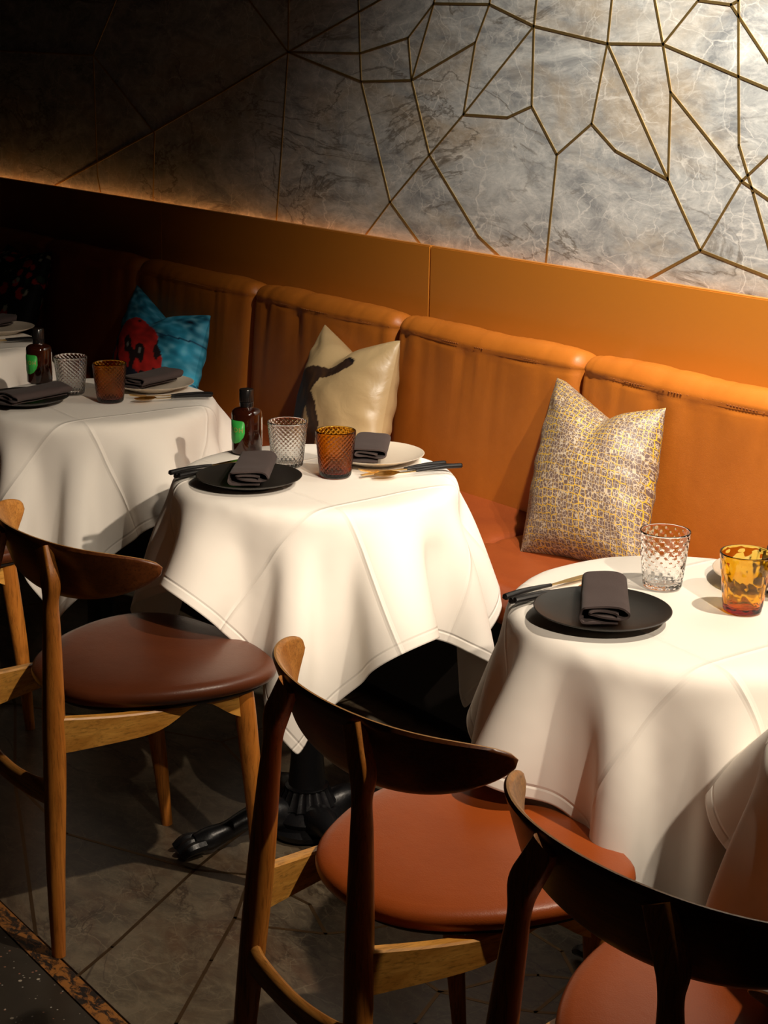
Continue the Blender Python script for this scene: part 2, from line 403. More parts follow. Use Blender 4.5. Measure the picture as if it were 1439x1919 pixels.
# ------------------------------------------------------------------ setting
PY, MY = 2.90, 2.95
wall = tag(boxobj('wall_back', (-8.2, MY+.012, 0), (1.6, MY+.15, 3.2), M_plaster), 'wall clad in grey marble with a web of brass inlay', kind='structure')
WALL = [
 [(-4.85, 1.93), (-4.593, 1.756), (-4.371, 1.598)], [(-4.36, 2.1), (-4.368, 1.753), (-4.371, 1.598), (-4.41, 1.284), (-4.454, .95)],
 [(-4.371, 1.598), (-4.749, 1.472), (-5.236, 1.316), (-6.013, 1.077), (-6.35, .95)], [(-4.371, 1.598), (-3.997, 1.716), (-3.633, 1.83)],
 [(-4.371, 1.598), (-3.994, 1.598), (-3.767, 1.642), (-3.655, 1.733)], [(-4.371, 1.598), (-3.987, 1.518), (-3.747, 1.527)],
 [(-4.03, 2.1), (-4.005, 1.747), (-3.994, 1.598), (-3.987, 1.518), (-3.837, 1.18)], [(-3.767, 1.642), (-3.747, 1.527)],
 [(-3.633, 1.83), (-3.655, 1.733), (-3.747, 1.527), (-3.659, 1.325), (-3.437, 1.119), (-3.30, 1.05), (-3.1, .95)],
 [(-3.655, 1.733), (-3.421, 1.728), (-3.244, 1.672), (-2.975, 1.63), (-2.79, 1.629), (-2.552, 1.56), (-2.2, 1.46)],
 [(-3.40, 1.83), (-3.421, 1.728), (-3.474, 1.631), (-3.515, 1.441)], [(-3.747, 1.527), (-3.474, 1.631)],
 [(-3.244, 1.672), (-3.515, 1.441), (-3.659, 1.325), (-3.837, 1.18), (-3.958, 1.071), (-4.09, .95)], [(-3.837, 1.18), (-3.686, 1.069), (-3.52, .95)],
 [(-3.23, 1.83), (-3.244, 1.672), (-3.24, 1.472), (-3.137, 1.355), (-3.016, 1.437), (-2.928, 1.376), (-2.747, 1.318), (-2.63, 1.161)],
 [(-3.515, 1.441), (-3.334, 1.44), (-3.24, 1.472)], [(-3.137, 1.355), (-3.161, 1.073), (-3.17, .95)],
 [(-2.96, 1.83), (-2.975, 1.63), (-3.016, 1.437)], [(-2.975, 1.63), (-2.747, 1.318)],
 [(-2.86, 1.83), (-2.79, 1.629), (-2.756, 1.521), (-2.747, 1.318)], [(-2.588, 1.83), (-2.688, 1.727), (-2.79, 1.629)],
 [(-2.756, 1.521), (-2.52, 1.33), (-2.2, 1.19)], [(-2.2, 1.60), (-2.52, 1.33), (-2.63, 1.161)],
 [(-3.0, .95), (-2.798, 1.072), (-2.63, 1.161), (-2.2, 1.08)], [(-2.588, 1.83), (-2.568, 1.725), (-2.536, 1.409), (-2.484, 1.306), (-2.36, 1.05), (-2.32, .95)],
 [(-2.688, 1.727), (-2.589, 1.716), (-2.568, 1.725)], [(-2.589, 1.716), (-2.2, 1.32)],
 [(-5.217, 1.313), (-5.25, .95)], [(-5.664, 1.577), (-5.659, 1.135), (-5.6, .95)], [(-8.2, 1.61), (-6.479, 1.586), (-5.664, 1.577), (-5.217, 1.313)],
 [(-5.664, 1.577), (-5.3, 1.95), (-4.85, 1.93), (-4.36, 2.1), (-4.03, 2.1), (-3.633, 1.83), (-3.40, 1.83), (-3.23, 1.83), (-2.96, 1.83), (-2.86, 1.83), (-2.588, 1.83), (-2.2, 1.7)],
 [(-5.3, 1.95), (-5.5, 2.5), (-5.4, 3.2)], [(-4.85, 1.93), (-4.7, 2.6), (-4.9, 3.2)], [(-4.36, 2.1), (-4.2, 2.6), (-4.7, 2.6)], [(-4.03, 2.1), (-4.2, 2.6), (-3.8, 3.2)],
 [(-3.40, 1.83), (-3.3, 2.35), (-3.5, 3.2)], [(-2.96, 1.83), (-3.3, 2.35)], [(-2.588, 1.83), (-2.7, 2.4), (-2.5, 3.2)], [(-3.3, 2.35), (-2.7, 2.4)],
 [(-2.2, .95), (-2.2, 1.08), (-2.2, 1.19), (-2.2, 1.32), (-2.2, 1.46), (-2.2, 1.60), (-2.2, 1.7), (-2.1, 2.3), (-2.7, 2.4)],
 [(-2.2, 1.32), (-1.7, 1.2), (-1.6, .95)], [(-1.7, 1.2), (-1.2, 1.6), (-2.2, 1.7)], [(-2.1, 2.3), (-1.5, 2.2), (-1.2, 1.6), (-.4, 1.4), (-.3, .95)], [(-1.5, 2.2), (-1.3, 3.2)], [(-.4, 1.4), (.3, 2.0), (1.6, 1.8)], [(.3, 2.0), (0, 3.2)],
]
mosaic(WALL, (-8.2, .95, 1.6, 3.2), lambda x, z, h: (x, MY-h, z), wall, M_marble, M_brass, 'marble_tile', 'brass_inlay', .0062, .0014, .012)

floor = tag(boxobj('floor', (-8.2, -3.0, -.12), (3.5, MY+.15, -.012), M_plaster), 'restaurant floor of marble and terrazzo', kind='structure')
boxobj('terrazzo_slab', (-8.2, -3.0, -.012), (3.5, 1.106, 0), M_terr, floor)
boxobj('threshold_strip', (-8.2, 1.108, -.012), (3.5, 1.146, .002), M_strip, floor)
FLOOR = [
 [(-3.6, 1.60), (-3.179, 1.403), (-2.928, 1.304), (-2.54, 1.148)],
 [(-2.37, 1.148), (-2.421, 1.243), (-2.588, 1.52), (-2.633, 1.605), (-2.74, 1.83), (-2.66, 2.95)],
 [(-3.179, 1.403), (-2.88, 1.382), (-2.588, 1.52), (-2.504, 1.6), (-2.338, 1.629), (-2.23, 1.591)],
 [(-2.504, 1.6), (-2.379, 1.484), (-2.275, 1.367), (-2.138, 1.214), (-2.07, 1.148)],
 [(-2.379, 1.484), (-2.315, 1.514), (-2.23, 1.591), (-2.206, 1.641), (-2.12, 1.91), (-2.2, 2.95)],
 [(-2.206, 1.641), (-1.952, 1.64), (-1.899, 1.543), (-1.8, 1.35), (-1.72, 1.148)],
 [(-1.952, 1.64), (-1.938, 1.669), (-1.916, 1.783), (-1.89, 1.819), (-1.84, 1.866)],
 [(-1.952, 1.64), (-1.847, 1.702), (-1.805, 1.735), (-1.755, 1.791), (-1.5, 1.95), (-1.3, 2.95)],
 [(-1.84, 1.866), (-1.805, 1.735)], [(-1.84, 1.866), (-1.924, 1.91), (-2.12, 1.91)], [(-1.84, 1.866), (-1.7, 2.95)],
 [(-1.899, 1.543), (-1.4, 1.6), (-1.5, 1.95)], [(-1.4, 1.6), (-1.1, 1.148)], [(-1.5, 1.95), (-.8, 1.8), (-.3, 1.148)], [(-.8, 1.8), (-.5, 2.95)], [(-.3, 1.148), (.9, 2.95)],
 [(-3.6, 1.60), (-3.1, 1.9), (-2.74, 1.83)], [(-3.1, 1.9), (-3.2, 2.95)], [(-3.6, 1.60), (-4.0, 1.148)], [(-3.6, 1.60), (-4.3, 1.8), (-4.2, 2.95)], [(-4.3, 1.8), (-5.2, 1.148)], [(-4.3, 1.8), (-5.6, 2.0), (-5.5, 2.95)], [(-5.6, 2.0), (-6.6, 1.148)],
]
mosaic(FLOOR, (-8.2, 1.148, 3.5, MY), lambda x, y, h: (x, y, h), floor, M_fmarble, M_darkbrass, 'floor_tile', 'metal_inlay', .007, .0004, .012)
tag(boxobj('ceiling', (-8.2, -3.0, 3.2), (3.5, MY+.15, 3.3), M_plaster), kind='structure')
tag(boxobj('wall_left', (-8.35, -3.0, -.12), (-8.2, MY+.15, 3.3), M_plaster), kind='structure')
# leather-clad ledge with a slot that holds the LED strip
ledge = tag(empty('trim_1', (0, 0, 0)), 'orange leather dado band under the marble wall', kind='structure')
LZ = 1.08
xs = [-8.2, -6.6, -5.093, -3.585, -2.08, -.58, 1.6]
for a, b_ in zip(xs[:-1], xs[1:]):
    boxobj('leather_panel', (a+.0012, PY, .40), (b_-.0012, PY+.022, LZ), M_panel, ledge, .003)
boxobj('light_trough', (-8.2, PY+.0225, LZ-.06), (1.6, MY-.001, LZ-.045), M_plaster, ledge)
boxobj('light_strip', (-8.2, PY+.028, LZ-.0445), (1.6, PY+.036, LZ-.040), M_led, ledge)

# ------------------------------------------------------------------ banquette
bench = tag(empty('banquette', (-3.3, 2.3, 0)), 'long tan leather banquette with padded seat and back cushions along the marble wall', 'bench')
def wobj(name, bm, mat, parent, **k):     # geometry given in world space under a parent at an offset
    bmesh.ops.translate(bm, verts=bm.verts, vec=-Vector(bench.location)); return obj(name, bm, mat, parent, **k)
bm = bmesh.new(); box(bm, (-8.19, 2.33, .06), (1.59, 2.88, .385)); wobj('base', bm, M_black, bench, smooth=False)
bm = bmesh.new(); box(bm, (-8.19, 2.38, .0), (1.59, 2.88, .06)); wobj('plinth', bm, M_black, bench, smooth=False)
def cushion_back(x0, x1, seed):
    rnd = random.Random(seed); nx, nz = 60, 64; Z0, Z1 = .455, .897; w_ = x1-x0
    bm = bmesh.new(); grid = []
    ph = [rnd.uniform(0, 6.28) for _ in range(8)]
    pk = [(rnd.uniform(.04, .96), rnd.uniform(.5, 1.), rnd.uniform(.010, .03), rnd.uniform(-.25, .25)) for _ in range(16)]
    def prof(s):    # s 0..1 round the section: bottom front -> top -> down the back
        if s < .72: t = s/.72; return (2.735+.025*t, Z0+(Z1-.045-Z0)*t, (0., -1., .0), t)
        if s < .88:
            a = (s-.72)/.16*PI/2; return (2.760+.045-.045*math.cos(a), Z1-.045+.045*math.sin(a), (0, -math.cos(a), math.sin(a)), 1.)
        t = (s-.88)/.12; return (2.805+.07*t, Z1-.03*t*t, (0, 0, 1), 1.)
    for i in range(nx+1):
        u = i/nx; row = []
        ue = .5-.5*math.cos(PI*u); u = .55*u+.45*ue; ex = min(u, 1-u)*w_
        rnd_in = -.026*math.exp(-(ex/.013)**1.3)-.008*math.exp(-ex/.05)
        for j in range(nz+1):
            s = j/nz; y, z, n_, t = prof(s); n_ = Vector(n_)
            d = rnd_in + .012*math.sin(PI*u)**.5
            h = z
            sm = abs(h-(.858-.004*math.cos(2*PI*u)))   # seam under the top roll
            if s < .74: d -= .0045*math.exp(-(sm/.0035)**2)+.002*math.exp(-(sm/.02)**2)
            for (pu, pa, pw, sl) in pk:             # puckers falling from the seam
                below = .858-h
                if below > -.0 and s < .74:
                    uu = pu+sl*below*.6
                    d -= .0060*pa*math.exp(-((u-uu)*w_/pw)**2)*math.exp(-below/.11)*(1-math.exp(-below/.008))
                elif s >= .72 or below <= 0: d -= .002*pa*math.exp(-((u-pu)*w_/(pw*.5))**2)
            d += .0035*noise.noise(Vector((u*w_*6+seed*3, h*3, seed)))
            sag = -.007*math.sin(PI*u)**2*(t if s < .72 else 1)+.004*math.exp(-ex/.05)
            row.append(bm.verts.new((x0+u*w_, y+n_.y*d, z+n_.z*d+sag)))
        grid.append(row)
    for i in range(nx):
        for j in range(nz): bm.faces.new((grid[i][j], grid[i+1][j], grid[i+1][j+1], grid[i][j+1]))
    for row in (grid[0], grid[-1]):     # close the ends and the back
        pass
    bk = [[bm.verts.new((g[0].co.x, 2.89, g[0].co.z)), bm.verts.new((g[-1].co.x, 2.89, g[-1].co.z))] for g in grid]
    for i in range(nx):
        bm.faces.new((grid[i][0], bk[i][0], bk[i+1][0], grid[i+1][0])); bm.faces.new((grid[i][-1], grid[i+1][-1], bk[i+1][1], bk[i][1]))
        bm.faces.new((bk[i][0], bk[i][1], bk[i+1][1], bk[i+1][0]))
    for e_ in (0, nx): bm.faces.new(grid[e_]+[bk[e_][1], bk[e_][0]])
    surf = [[(q.co.x, q.co.y, q.co.z) for q in row[:int(nz*.74)]] for row in grid]
    o = wobj('back_cushion', bm, M_leather, bench, smooth='all')
    # double row of stitches along the seam
    bm = bmesh.new(); n_ = int(w_/.009)
    for k in range(2, n_-1):
        u = k/n_; x = x0+u*w_; z = .858-.004*math.cos(2*PI*u)+.0085-.007*math.sin(PI*u)**2; y = 2.7595-.012*math.sin(PI*u)**.5-.0012
        col_ = min(surf, key=lambda c_: abs(c_[0][0]-x)); z = .8655-.004*math.cos(2*PI*u)-.007*math.sin(PI*u)**2
        y = float(np.interp(z, [q[2] for q in col_], [q[1] for q in col_]))
        box(bm, (x-.0026, y-.0005, z-.0007), (x+.0026, y+.0010, z+.0007))
    s_ = wobj('stitching', bm, M_stitch, o, smooth=False); s_['kind'] = 'stuff'
edges_x = [-2.835+.7345*k for k in range(-7, 6)]
for k, (a, b_) in enumerate(zip(edges_x[:-1], edges_x[1:])):
    cushion_back(a+.001, b_-.001, k+1)
def cushion_seat(x0, x1, seed):
    nx, ny = 36, 26; bm = bmesh.new(); g = []
    for i in range(nx+1):
        u = i/nx; ue = .5-.5*math.cos(PI*u); u = .5*u+.5*ue; row = []
        for j in range(ny+1):
            s = j/ny
            if s < .15: y, z = 2.285, .385+.055*s/.15
            elif s < .35: a = (s-.15)/.2*PI/2; y, z = 2.285+.035*(1-math.cos(a)), .44+.035*math.sin(a)
            else: y, z = 2.32+(2.76-2.32)*(s-.35)/.65, .475
            ex = min(u, 1-u)*(x1-x0); d = -.012*math.exp(-(ex/.012)**1.2)
            z += (d+.004*math.sin(PI*u)*(.5+.5*noise.noise(Vector((u*5+seed, y*7, 0))))) if s > .15 else 0
            z -= .006*math.exp(-((y-2.50)/.006)**2) if s > .35 else 0
            row.append(bm.verts.new((x0+u*(x1-x0), y, z)))
        g.append(row)
    for i in range(nx):
        for j in range(ny): bm.faces.new((g[i][j], g[i+1][j], g[i+1][j+1], g[i][j+1]))
    lo = [(bm.verts.new((r[0].co.x, 2.76, .385))) for r in g]
    for i in range(nx):
        bm.faces.new((g[i][0], lo[i], lo[i+1], g[i+1][0])); bm.faces.new((g[i][-1], g[i+1][-1], lo[i+1], lo[i]))
    for e_ in (0, nx): bm.faces.new(g[e_]+[lo[e_]])
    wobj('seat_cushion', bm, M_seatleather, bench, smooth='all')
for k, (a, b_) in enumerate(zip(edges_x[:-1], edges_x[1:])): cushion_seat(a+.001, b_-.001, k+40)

# ------------------------------------------------------------------ scatter cushions
def inpoly(x, y, P):
    c_ = False; j = len(P)-1
    for i in range(len(P)):
        if (P[i][1] > y) != (P[j][1] > y) and x < (P[j][0]-P[i][0])*(y-P[i][1])/(P[j][1]-P[i][1])+P[i][0]: c_ = not c_
        j = i
    return c_
def pillow(label, TL, TR, BL, BR, thick, mat, paint=None, chop=.30, cu=.05, n=90, seed=1, lean=0.):
    TL, TR, BL, BR = map(Vector, (TL, TR, BL, BR)); cen = (TL+TR+BL+BR)/4
    nrm = ((TR-TL).cross(TL-BL)).normalized()
    if nrm.y > 0: nrm = -nrm
    base = Vector((cen.x, cen.y, min(BL.z, BR.z)))
    o = empty('scatter_cushion', base)
    for side in (1, -1):
        bm = bmesh.new(); uvl = bm.loops.layers.uv.new('UVMap'); G = []
        for i in range(n+1):
            row = []
            for j in range(n+1):
                u = math.sin((2*i/n-1)*PI/2)*.35+(2*i/n-1)*.65; v_ = math.sin((2*j/n-1)*PI/2)*.35+(2*j/n-1)*.65
                a = (u+1)/2; b__ = (v_+1)/2
                # edges pull in between the corners
                pu = u*(1-.045*(1-v_*v_)*abs(u)**3); pv = v_*(1-.05*(1-u*u)*abs(v_)**3)
                # V chop in the top edge
                vee = chop*max(0, 1-abs(u-cu)/.95)**1.15
                if v_ > -.2: pv -= vee*((v_+.2)/1.2)**1.8
                A = (pu+1)/2; B = (pv+1)/2
                p = (BL*(1-A)+BR*A)*(1-B)+(TL*(1-A)+TR*A)*B
                th = thick*(max(0, 1-u**2)**.55)*(max(0, 1-v_**2)**.50)
                crease = math.exp(-((u-cu)/.22)**2)*max(0, v_)**1.3
                th *= 1-.55*crease
                wr = 0
                for q, (cx, cy, sx, sy) in enumerate(((-1, 1, 1, .8), (1, 1, -1, .8), (-1, -1, 1, -.8), (1, -1, -1, -.8))):
                    dx, dy = u-cx, v_-cy; rr = math.hypot(dx, dy); an = math.atan2(dy, dx)
                    wr += .045*math.sin(an*9+q*2+seed)*math.exp(-rr*1.6)*min(1, rr*3)
                e_ = (1-u**2)*(1-v_**2)
                wr += .05*math.sin(v_*17+seed+3*noise.noise(Vector((u*2, v_*2, seed))))*math.exp(-(1-abs(u))*5)
                wr += .035*noise.noise(Vector((u*3+seed, v_*3, side)))
                d = side*th*(1+0)+ wr*thick*min(1, e_*4)*side
                bow = -lean*(1-b__)*0
                p = p+nrm*(d+bow)
                row.append(bm.verts.new(p-base))
            G.append(row)
        for i in range(n):
            for j in range(n):
                f = bm.faces.new((G[i][j], G[i+1][j], G[i+1][j+1], G[i][j+1]) if side > 0 else (G[i][j], G[i][j+1], G[i+1][j+1], G[i+1][j]))
                for l in f.loops:
                    vi = l.vert
                idx = ((i, j), (i+1, j), (i+1, j+1), (i, j+1)) if side > 0 else ((i, j), (i, j+1), (i+1, j+1), (i+1, j))
                for l, (a, b__) in zip(f.loops, idx): l[uvl].uv = (a/n, b__/n)
        bm.normal_update(); me = bpy.data.meshes.new('cover'); bm.to_mesh(me); bm.free()
        if paint:
            ca = me.color_attributes.new('print', 'FLOAT_COLOR', 'POINT')
            cols = []
            for i in range(n+1):
                for j in range(n+1): cols += [*paint(i/n, j/n, side), 1.]
            ca.data.foreach_set('color', cols)
        obj('front_cover' if side > 0 else 'back_cover', me, mat, o, smooth='all')
    # piped seam round the edge
    tag(o, label, 'cushion', 'scatter cushions on the banquette')
    return o
pillow('grey cushion with a fine yellow and white mosaic print, nearest on the banquette',
       (-2.885, 2.745, .835), (-2.51, 2.735, .83), (-2.725, 2.50, .470), (-2.42, 2.59, .470), .095, M_mosaic, None, .27, .12, seed=2)
FIG = [[(.0, .0), (.0, .50), (.08, .60), (.18, .65), (.30, .68), (.42, .77), (.47, .72), (.38, .63), (.27, .58), (.24, .50), (.20, .40), (.19, .22), (.23, .0)],
       [(.21, .50), (.29, .42), (.33, .30), (.27, .14), (.20, .05), (.14, .06), (.21, .18), (.25, .30), (.19, .42)]]
def paint_gold(u, v, side):
    base = (.47, .32, .155); u = (u-.13)/1.25
    if side > 0:
        if inpoly(u, v, FIG[0]) or inpoly(u, v, FIG[1]):
            k = noise.noise(Vector((u*30, v*12, 3))); return (.035+.05*max(0, k), .018+.02*max(0, k), .012)
        if (u-.43)**2+(v-.74)**2 < .0016: return (.01, .008, .008)
    return base
pillow('gold satin cushion printed with a dark brown figure, leaning behind the middle table',
       (-3.87, 2.74, .832), (-3.47, 2.71, .845), (-3.77, 2.55, .478), (-3.38, 2.56, .478), .10, M_satin, paint_gold, .30, -.02, seed=5)
def paint_blue(u, v, side):
    k = noise.noise(Vector((u*5, v*9, 1))); k2 = noise.noise(Vector((u*16, v*22, 7)))
    c_ = Vector((.03, .34, .52))*(1+.8*k)+Vector((.25, .42, .42))*max(0, k2)-Vector((.02, .16, .22))*max(0, -k2)*1.5
    if abs((v-.55-.12*u)) < .006 or abs(v-.36-.12*(.9-u)) < .006 and u > .5: c_ = Vector((.005, .05, .12))
    if side > 0:
        u -= .10; dx, dy = (u-.36)/.29, (v-.30)/.42
        if dx*dx+dy*dy < 1+.2*noise.noise(Vector((u*8, v*8, 9))):
            c_ = Vector((.62, .02, .015))*(1+.5*k2)
            if noise.noise(Vector((u*9, v*6, 4))) > .12: c_ = Vector((.02, .01, .012))
            for ex, ey in ((.30, .45), (.44, .44)):
                q = ((u-ex)/.045)**2+((v-ey)/.06)**2
                if q < 1: c_ = Vector((.015, .01, .01))
                if q < .12: c_ = Vector((.35, .33, .30))
            if ((u-.36)/.11)**2+((v-.22)/.07)**2 < 1: c_ = Vector((.01, .02, .05))
    return tuple(max(0, x) for x in c_)
pillow('turquoise cushion painted with a bright red shape, behind the second table from the left',
       (-5.03, 2.76, .81), (-4.44, 2.70, .785), (-4.86, 2.55, .478), (-4.36, 2.56, .478), .09, M_print, paint_blue, .36, .0, seed=9)
rf = random.Random(4); blooms = [(rf.random(), rf.random(), rf.uniform(.02, .05), rf.random()) for _ in range(120)]
def paint_flor(u, v, side):
    for (a, b_, r, k) in blooms:
        d = math.hypot(u-a, v-b_)
        if k < .3 and d < r: return (.60, .03, .02)
        if k >= .3 and d < r*.5: return (.42, .43, .34) if k < .7 else (.03, .06, .03)
    return (.008, .007, .007)
pillow('black cushion with red and white flower print, farthest left on the banquette',
       (-6.07, 2.76, .85), (-5.60, 2.72, .87), (-6.02, 2.55, .478), (-5.56, 2.54, .478), .09, M_print, paint_flor, .15, .0, seed=13)

# ------------------------------------------------------------------ tables
TZ, TR = .736, .305
def pbd_cloth(L, ox, oy, rot, seed, n=60, steps=240, lb=.12, amp=1.):
    rnd = np.random.RandomState(seed); h = L/(n-1)
    a = np.linspace(-L/2, L/2, n); X, Y = np.meshgrid(a, a, indexing='ij')
    c_, s_ = math.cos(rot), math.sin(rot)
    P = np.stack([c_*X-s_*Y+ox, s_*X+c_*Y+oy, np.full_like(X, TZ+.004)], -1)
    r0 = np.hypot(P[..., 0], P[..., 1])
    P[..., 2] -= np.clip(r0-TR, 0, None)*.55
    th = np.arctan2(P[..., 1], P[..., 0])
    P[..., 2] += .01*amp*np.clip(r0-TR, 0, .1)/.1*(np.sin(th*11+seed)+.6*np.sin(th*7+2*seed))
    P += rnd.normal(0, .0006, P.shape); V = np.zeros_like(P); dt = 1/90
    sets = []
    def add(di, dj, k, step=1):
        rest = h*math.hypot(di, dj)
        for par in range(2):
            if dj >= 0: A = (slice(0, n-di), slice(0, n-dj)); B = (slice(di, n), slice(dj, n))
            else: A = (slice(0, n-di), slice(-dj, n)); B = (slice(di, n), slice(0, n+dj))
            ii, jj = np.meshgrid(np.arange(n)[A[0]], np.arange(n)[A[1]], indexing='ij')
            key = (ii//max(di, 1)) if di else (jj//max(dj, 1))
            m = (key % 2) == par; ia = (ii[m]*n+jj[m]); ib = ((ii[m]+di)*n+jj[m]+dj)
            sets.append((ia, ib, rest, k))
    add(1, 0, 1.); add(0, 1, 1.); add(1, 1, .55); add(1, -1, .55); add(2, 0, .22); add(0, 2, .22); add(6, 0, lb); add(0, 6, lb)
    p = P.reshape(-1, 3); v_ = V.reshape(-1, 3); re = .014
    for st in range(steps):
        v_[:, 2] -= 9.8*dt; v_ *= .975 if st < steps*.75 else .90
        q = p+v_*dt
        for it in range(9):
            for ia, ib, rest, k in sets:
                d = q[ib]-q[ia]; l = np.sqrt((d*d).sum(1))+1e-9
                cr = d*((l-rest)/l*.5*k)[:, None]; q[ia] += cr; q[ib] -= cr
            r = np.hypot(q[:, 0], q[:, 1])+1e-9
            # rounded rim collision
            m = r <= TR-re; q[m, 2] = np.maximum(q[m, 2], TZ)
            m = (r > TR-re) & (q[:, 2] > TZ-re)
            dr = r-(TR-re); dz = q[:, 2]-(TZ-re); dd = np.sqrt(dr*dr+dz*dz)+1e-9; mm = m & (dd < re)
            f_ = re/dd; nr = (TR-re)+dr*f_
            q[mm, 0] *= (nr/r)[mm]; q[mm, 1] *= (nr/r)[mm]; q[mm, 2] = (TZ-re+dz*f_)[mm]
            m = (q[:, 2] <= TZ-re) & (r < TR); q[m, 0] *= (TR/r)[m]; q[m, 1] *= (TR/r)[m]
        r = np.hypot(q[:, 0], q[:, 1]); top = (r < TR+.005) & (q[:, 2] > TZ-.004)
        q[top, :2] = p[top, :2]+(q[top, :2]-p[top, :2])*.25       # friction on the table top
        v_ = (q-p)/dt; p = q
    return p.reshape(n, n, 3)
def table(label_t, label_c, x, y, L, ox, oy, rot, seed, base_xy=(0, 0), steps=240, lb=.12, amp=1.):
    t = tag(empty('bistro_table', (x, y, 0)), label_t, 'table', 'round pedestal tables')
    bm = bmesh.new(); lathe(bm, [(TR-.04, TZ-.036), (TR-.024, TZ-.034), (TR-.020, TZ-.026), (TR-.026, TZ-.018), (.05, TZ-.018)], 64); obj('tabletop', bm, M_black, t)
    ped = empty('pedestal', (base_xy[0], base_xy[1], 0)); ped.parent = t
    bm = bmesh.new()
    lathe(bm, [(.045, .06), (.055, .07), (.048, .085), (.040, .11), (.038, .13), (.034, .18), (.0335, .40), (.032, .60), (.036, .66), (.06, .69), (.075, .703)], 32)
    obj('column', bm, M_iron, ped)
    bm = bmesh.new()
    lathe(bm, [(.050, .066), (.060, .070), (.056, .080), (.043, .106), (.046, .111), (.040, .115)], 60, lambda i, r, z, a: .0035*math.cos(a*20) if 1 <= i <= 3 else 0)
    obj('fluted_collar', bm, M_iron, ped)
    bm = bmesh.new(); lathe(bm, [(.05, .005), (.078, .010), (.082, .022), (.066, .034), (.076, .048), (.066, .062), (.05, .070)], 36); obj('hub', bm, M_iron, ped)
    for k in range(4):
        a = -PI/2+k*PI/2-.20; bm = bmesh.new()
        pts = [(.04, 0, .045), (.09, 0, .062), (.14, 0, .056), (.18, 0, .040), (.22, 0, .030), (.25, 0, .026)]
        sweep(bm, pts, [(.035, .040), (.030, .032), (.022, .022), (.020, .020), (.026, .024), (.020, .018)], 14, 5, (0, 1, 0))
        for tt in (-.018, 0, .018):
            sweep(bm, [(.235, tt, .026), (.265, tt*1.3, .024), (.287, tt*1.5, .012)], [.013, .013, .007], 8, 4)
        bmesh.ops.rotate(bm, verts=bm.verts, cent=(0, 0, 0), matrix=Matrix.Rotation(a, 3, 'Z')); obj('claw_leg', bm, M_iron, ped)
    P = pbd_cloth(L, ox, oy, rot, seed, steps=steps, lb=lb, amp=amp); n = P.shape[0]
    bm = bmesh.new(); uvl = bm.loops.layers.uv.new('UVMap')
    V = [[bm.verts.new((P[i, j, 0], P[i, j, 1], P[i, j, 2])) for j in range(n)] for i in range(n)]
    for i in range(n-1):
        for j in range(n-1):
            f = bm.faces.new((V[i][j], V[i+1][j], V[i+1][j+1], V[i][j+1]))
            for l, (a, b_) in zip(f.loops, ((i, j), (i+1, j), (i+1, j+1), (i, j+1))): l[uvl].uv = (a/(n-1), b_/(n-1))
    bm.normal_update(); me = bpy.data.meshes.new('tablecloth'); bm.to_mesh(me); bm.free()
    c_ = obj('tablecloth', me, M_cloth, None, smooth='all'); c_.location = (x, y, 0)
    sm = c_.modifiers.new('smooth', 'SMOOTH'); sm.factor = .5; sm.iterations = 2
    ss = c_.modifiers.new('sub', 'SUBSURF'); ss.levels = ss.render_levels = 2
    so = c_.modifiers.new('solid', 'SOLIDIFY'); so.thickness = .0012; so.offset = 1
    tag(c_, label_c, 'tablecloth', 'white tablecloths')
    return t
table('black iron pedestal table under the far left white cloth', 'white tablecloth of the farthest table, cut off by the left frame edge', -4.70, 1.90, 1.06, .02, .02, .03, 3, (.08, -.05), 200)
table('black iron pedestal table under the second cloth from the left', 'white tablecloth behind the left chair, bottle shadow on its side', -3.685, 1.90, .99, .02, .0, -.03, 5, (.08, -.05))
table('black iron pedestal table with claw feet under the middle white cloth', 'white tablecloth of the middle table, one corner hanging to the front chair back', -2.74, 1.92, .985, .03, .01, .04, 7, (.145, -.12))
table('black iron pedestal table under the large right-hand cloth', 'brightly lit white tablecloth of the right table, under the yellow tumbler', -1.69, 1.935, 1.03, .01, .0, -.05, 11, (.08, -.05), 240, .03, 3.)
table('black iron pedestal table mostly beyond the right frame edge', 'white tablecloth corner hanging at the lower right edge of the photo', -1.03, 1.80, 1.0, .0, .0, .10, 13, (.08, -.05), 200)

# ------------------------------------------------------------------ tableware
CT = TZ+.0035    # top of cloth
def tumbler_mesh(style):
    bm = bmesh.new(); H = .098; rb, rt = .0325, .0425; seg = 144; rows = 64; prof = []
    if style == 'dimple': rb = .031
    prof.append((rb-.006, .0008)); prof.append((rb-.002, 0)); 
    for k in range(rows+1): t = k/rows; prof.append((rb+(rt-rb)*t**.9, .002+(H-.003)*t))
    nout = len(prof); prof.append((rt-.0004, H)); prof.append((rt-.0018, H))
    for k in range(24, -1, -1): t = k/24; prof.append((rb+(rt-rb)*t**.9-.0028, .010+(H-.011)*t))
    prof.append((rb-.008, .0085)); prof.append((.004, .008))
    def disp(i, r, z, a):
        if 2 <= i < nout:
            t = z/H; fade = min(1, (H-z)/.006, z/.006)
            if style == 'diamond': return .0013*fade*(max(abs(math.cos(a*12+t*31)), abs(math.cos(a*12-t*31)))**5-.4)
            if style == 'bubble': return -.0010*fade*max(0, math.cos(a*16)*math.cos(t*44))
            return -.0011*fade*max(0, math.cos(a*10+t*3)*math.cos(t*16))
        return 0
    lathe(bm, prof, seg, disp); me = bpy.data.meshes.new('tumbler')
    bmesh.ops.recalc_face_normals(bm, faces=bm.faces); bm.to_mesh(me); bm.free(); return me
TM = {s: tumbler_mesh(s) for s in ('diamond', 'bubble', 'dimple')}
TMm = {}
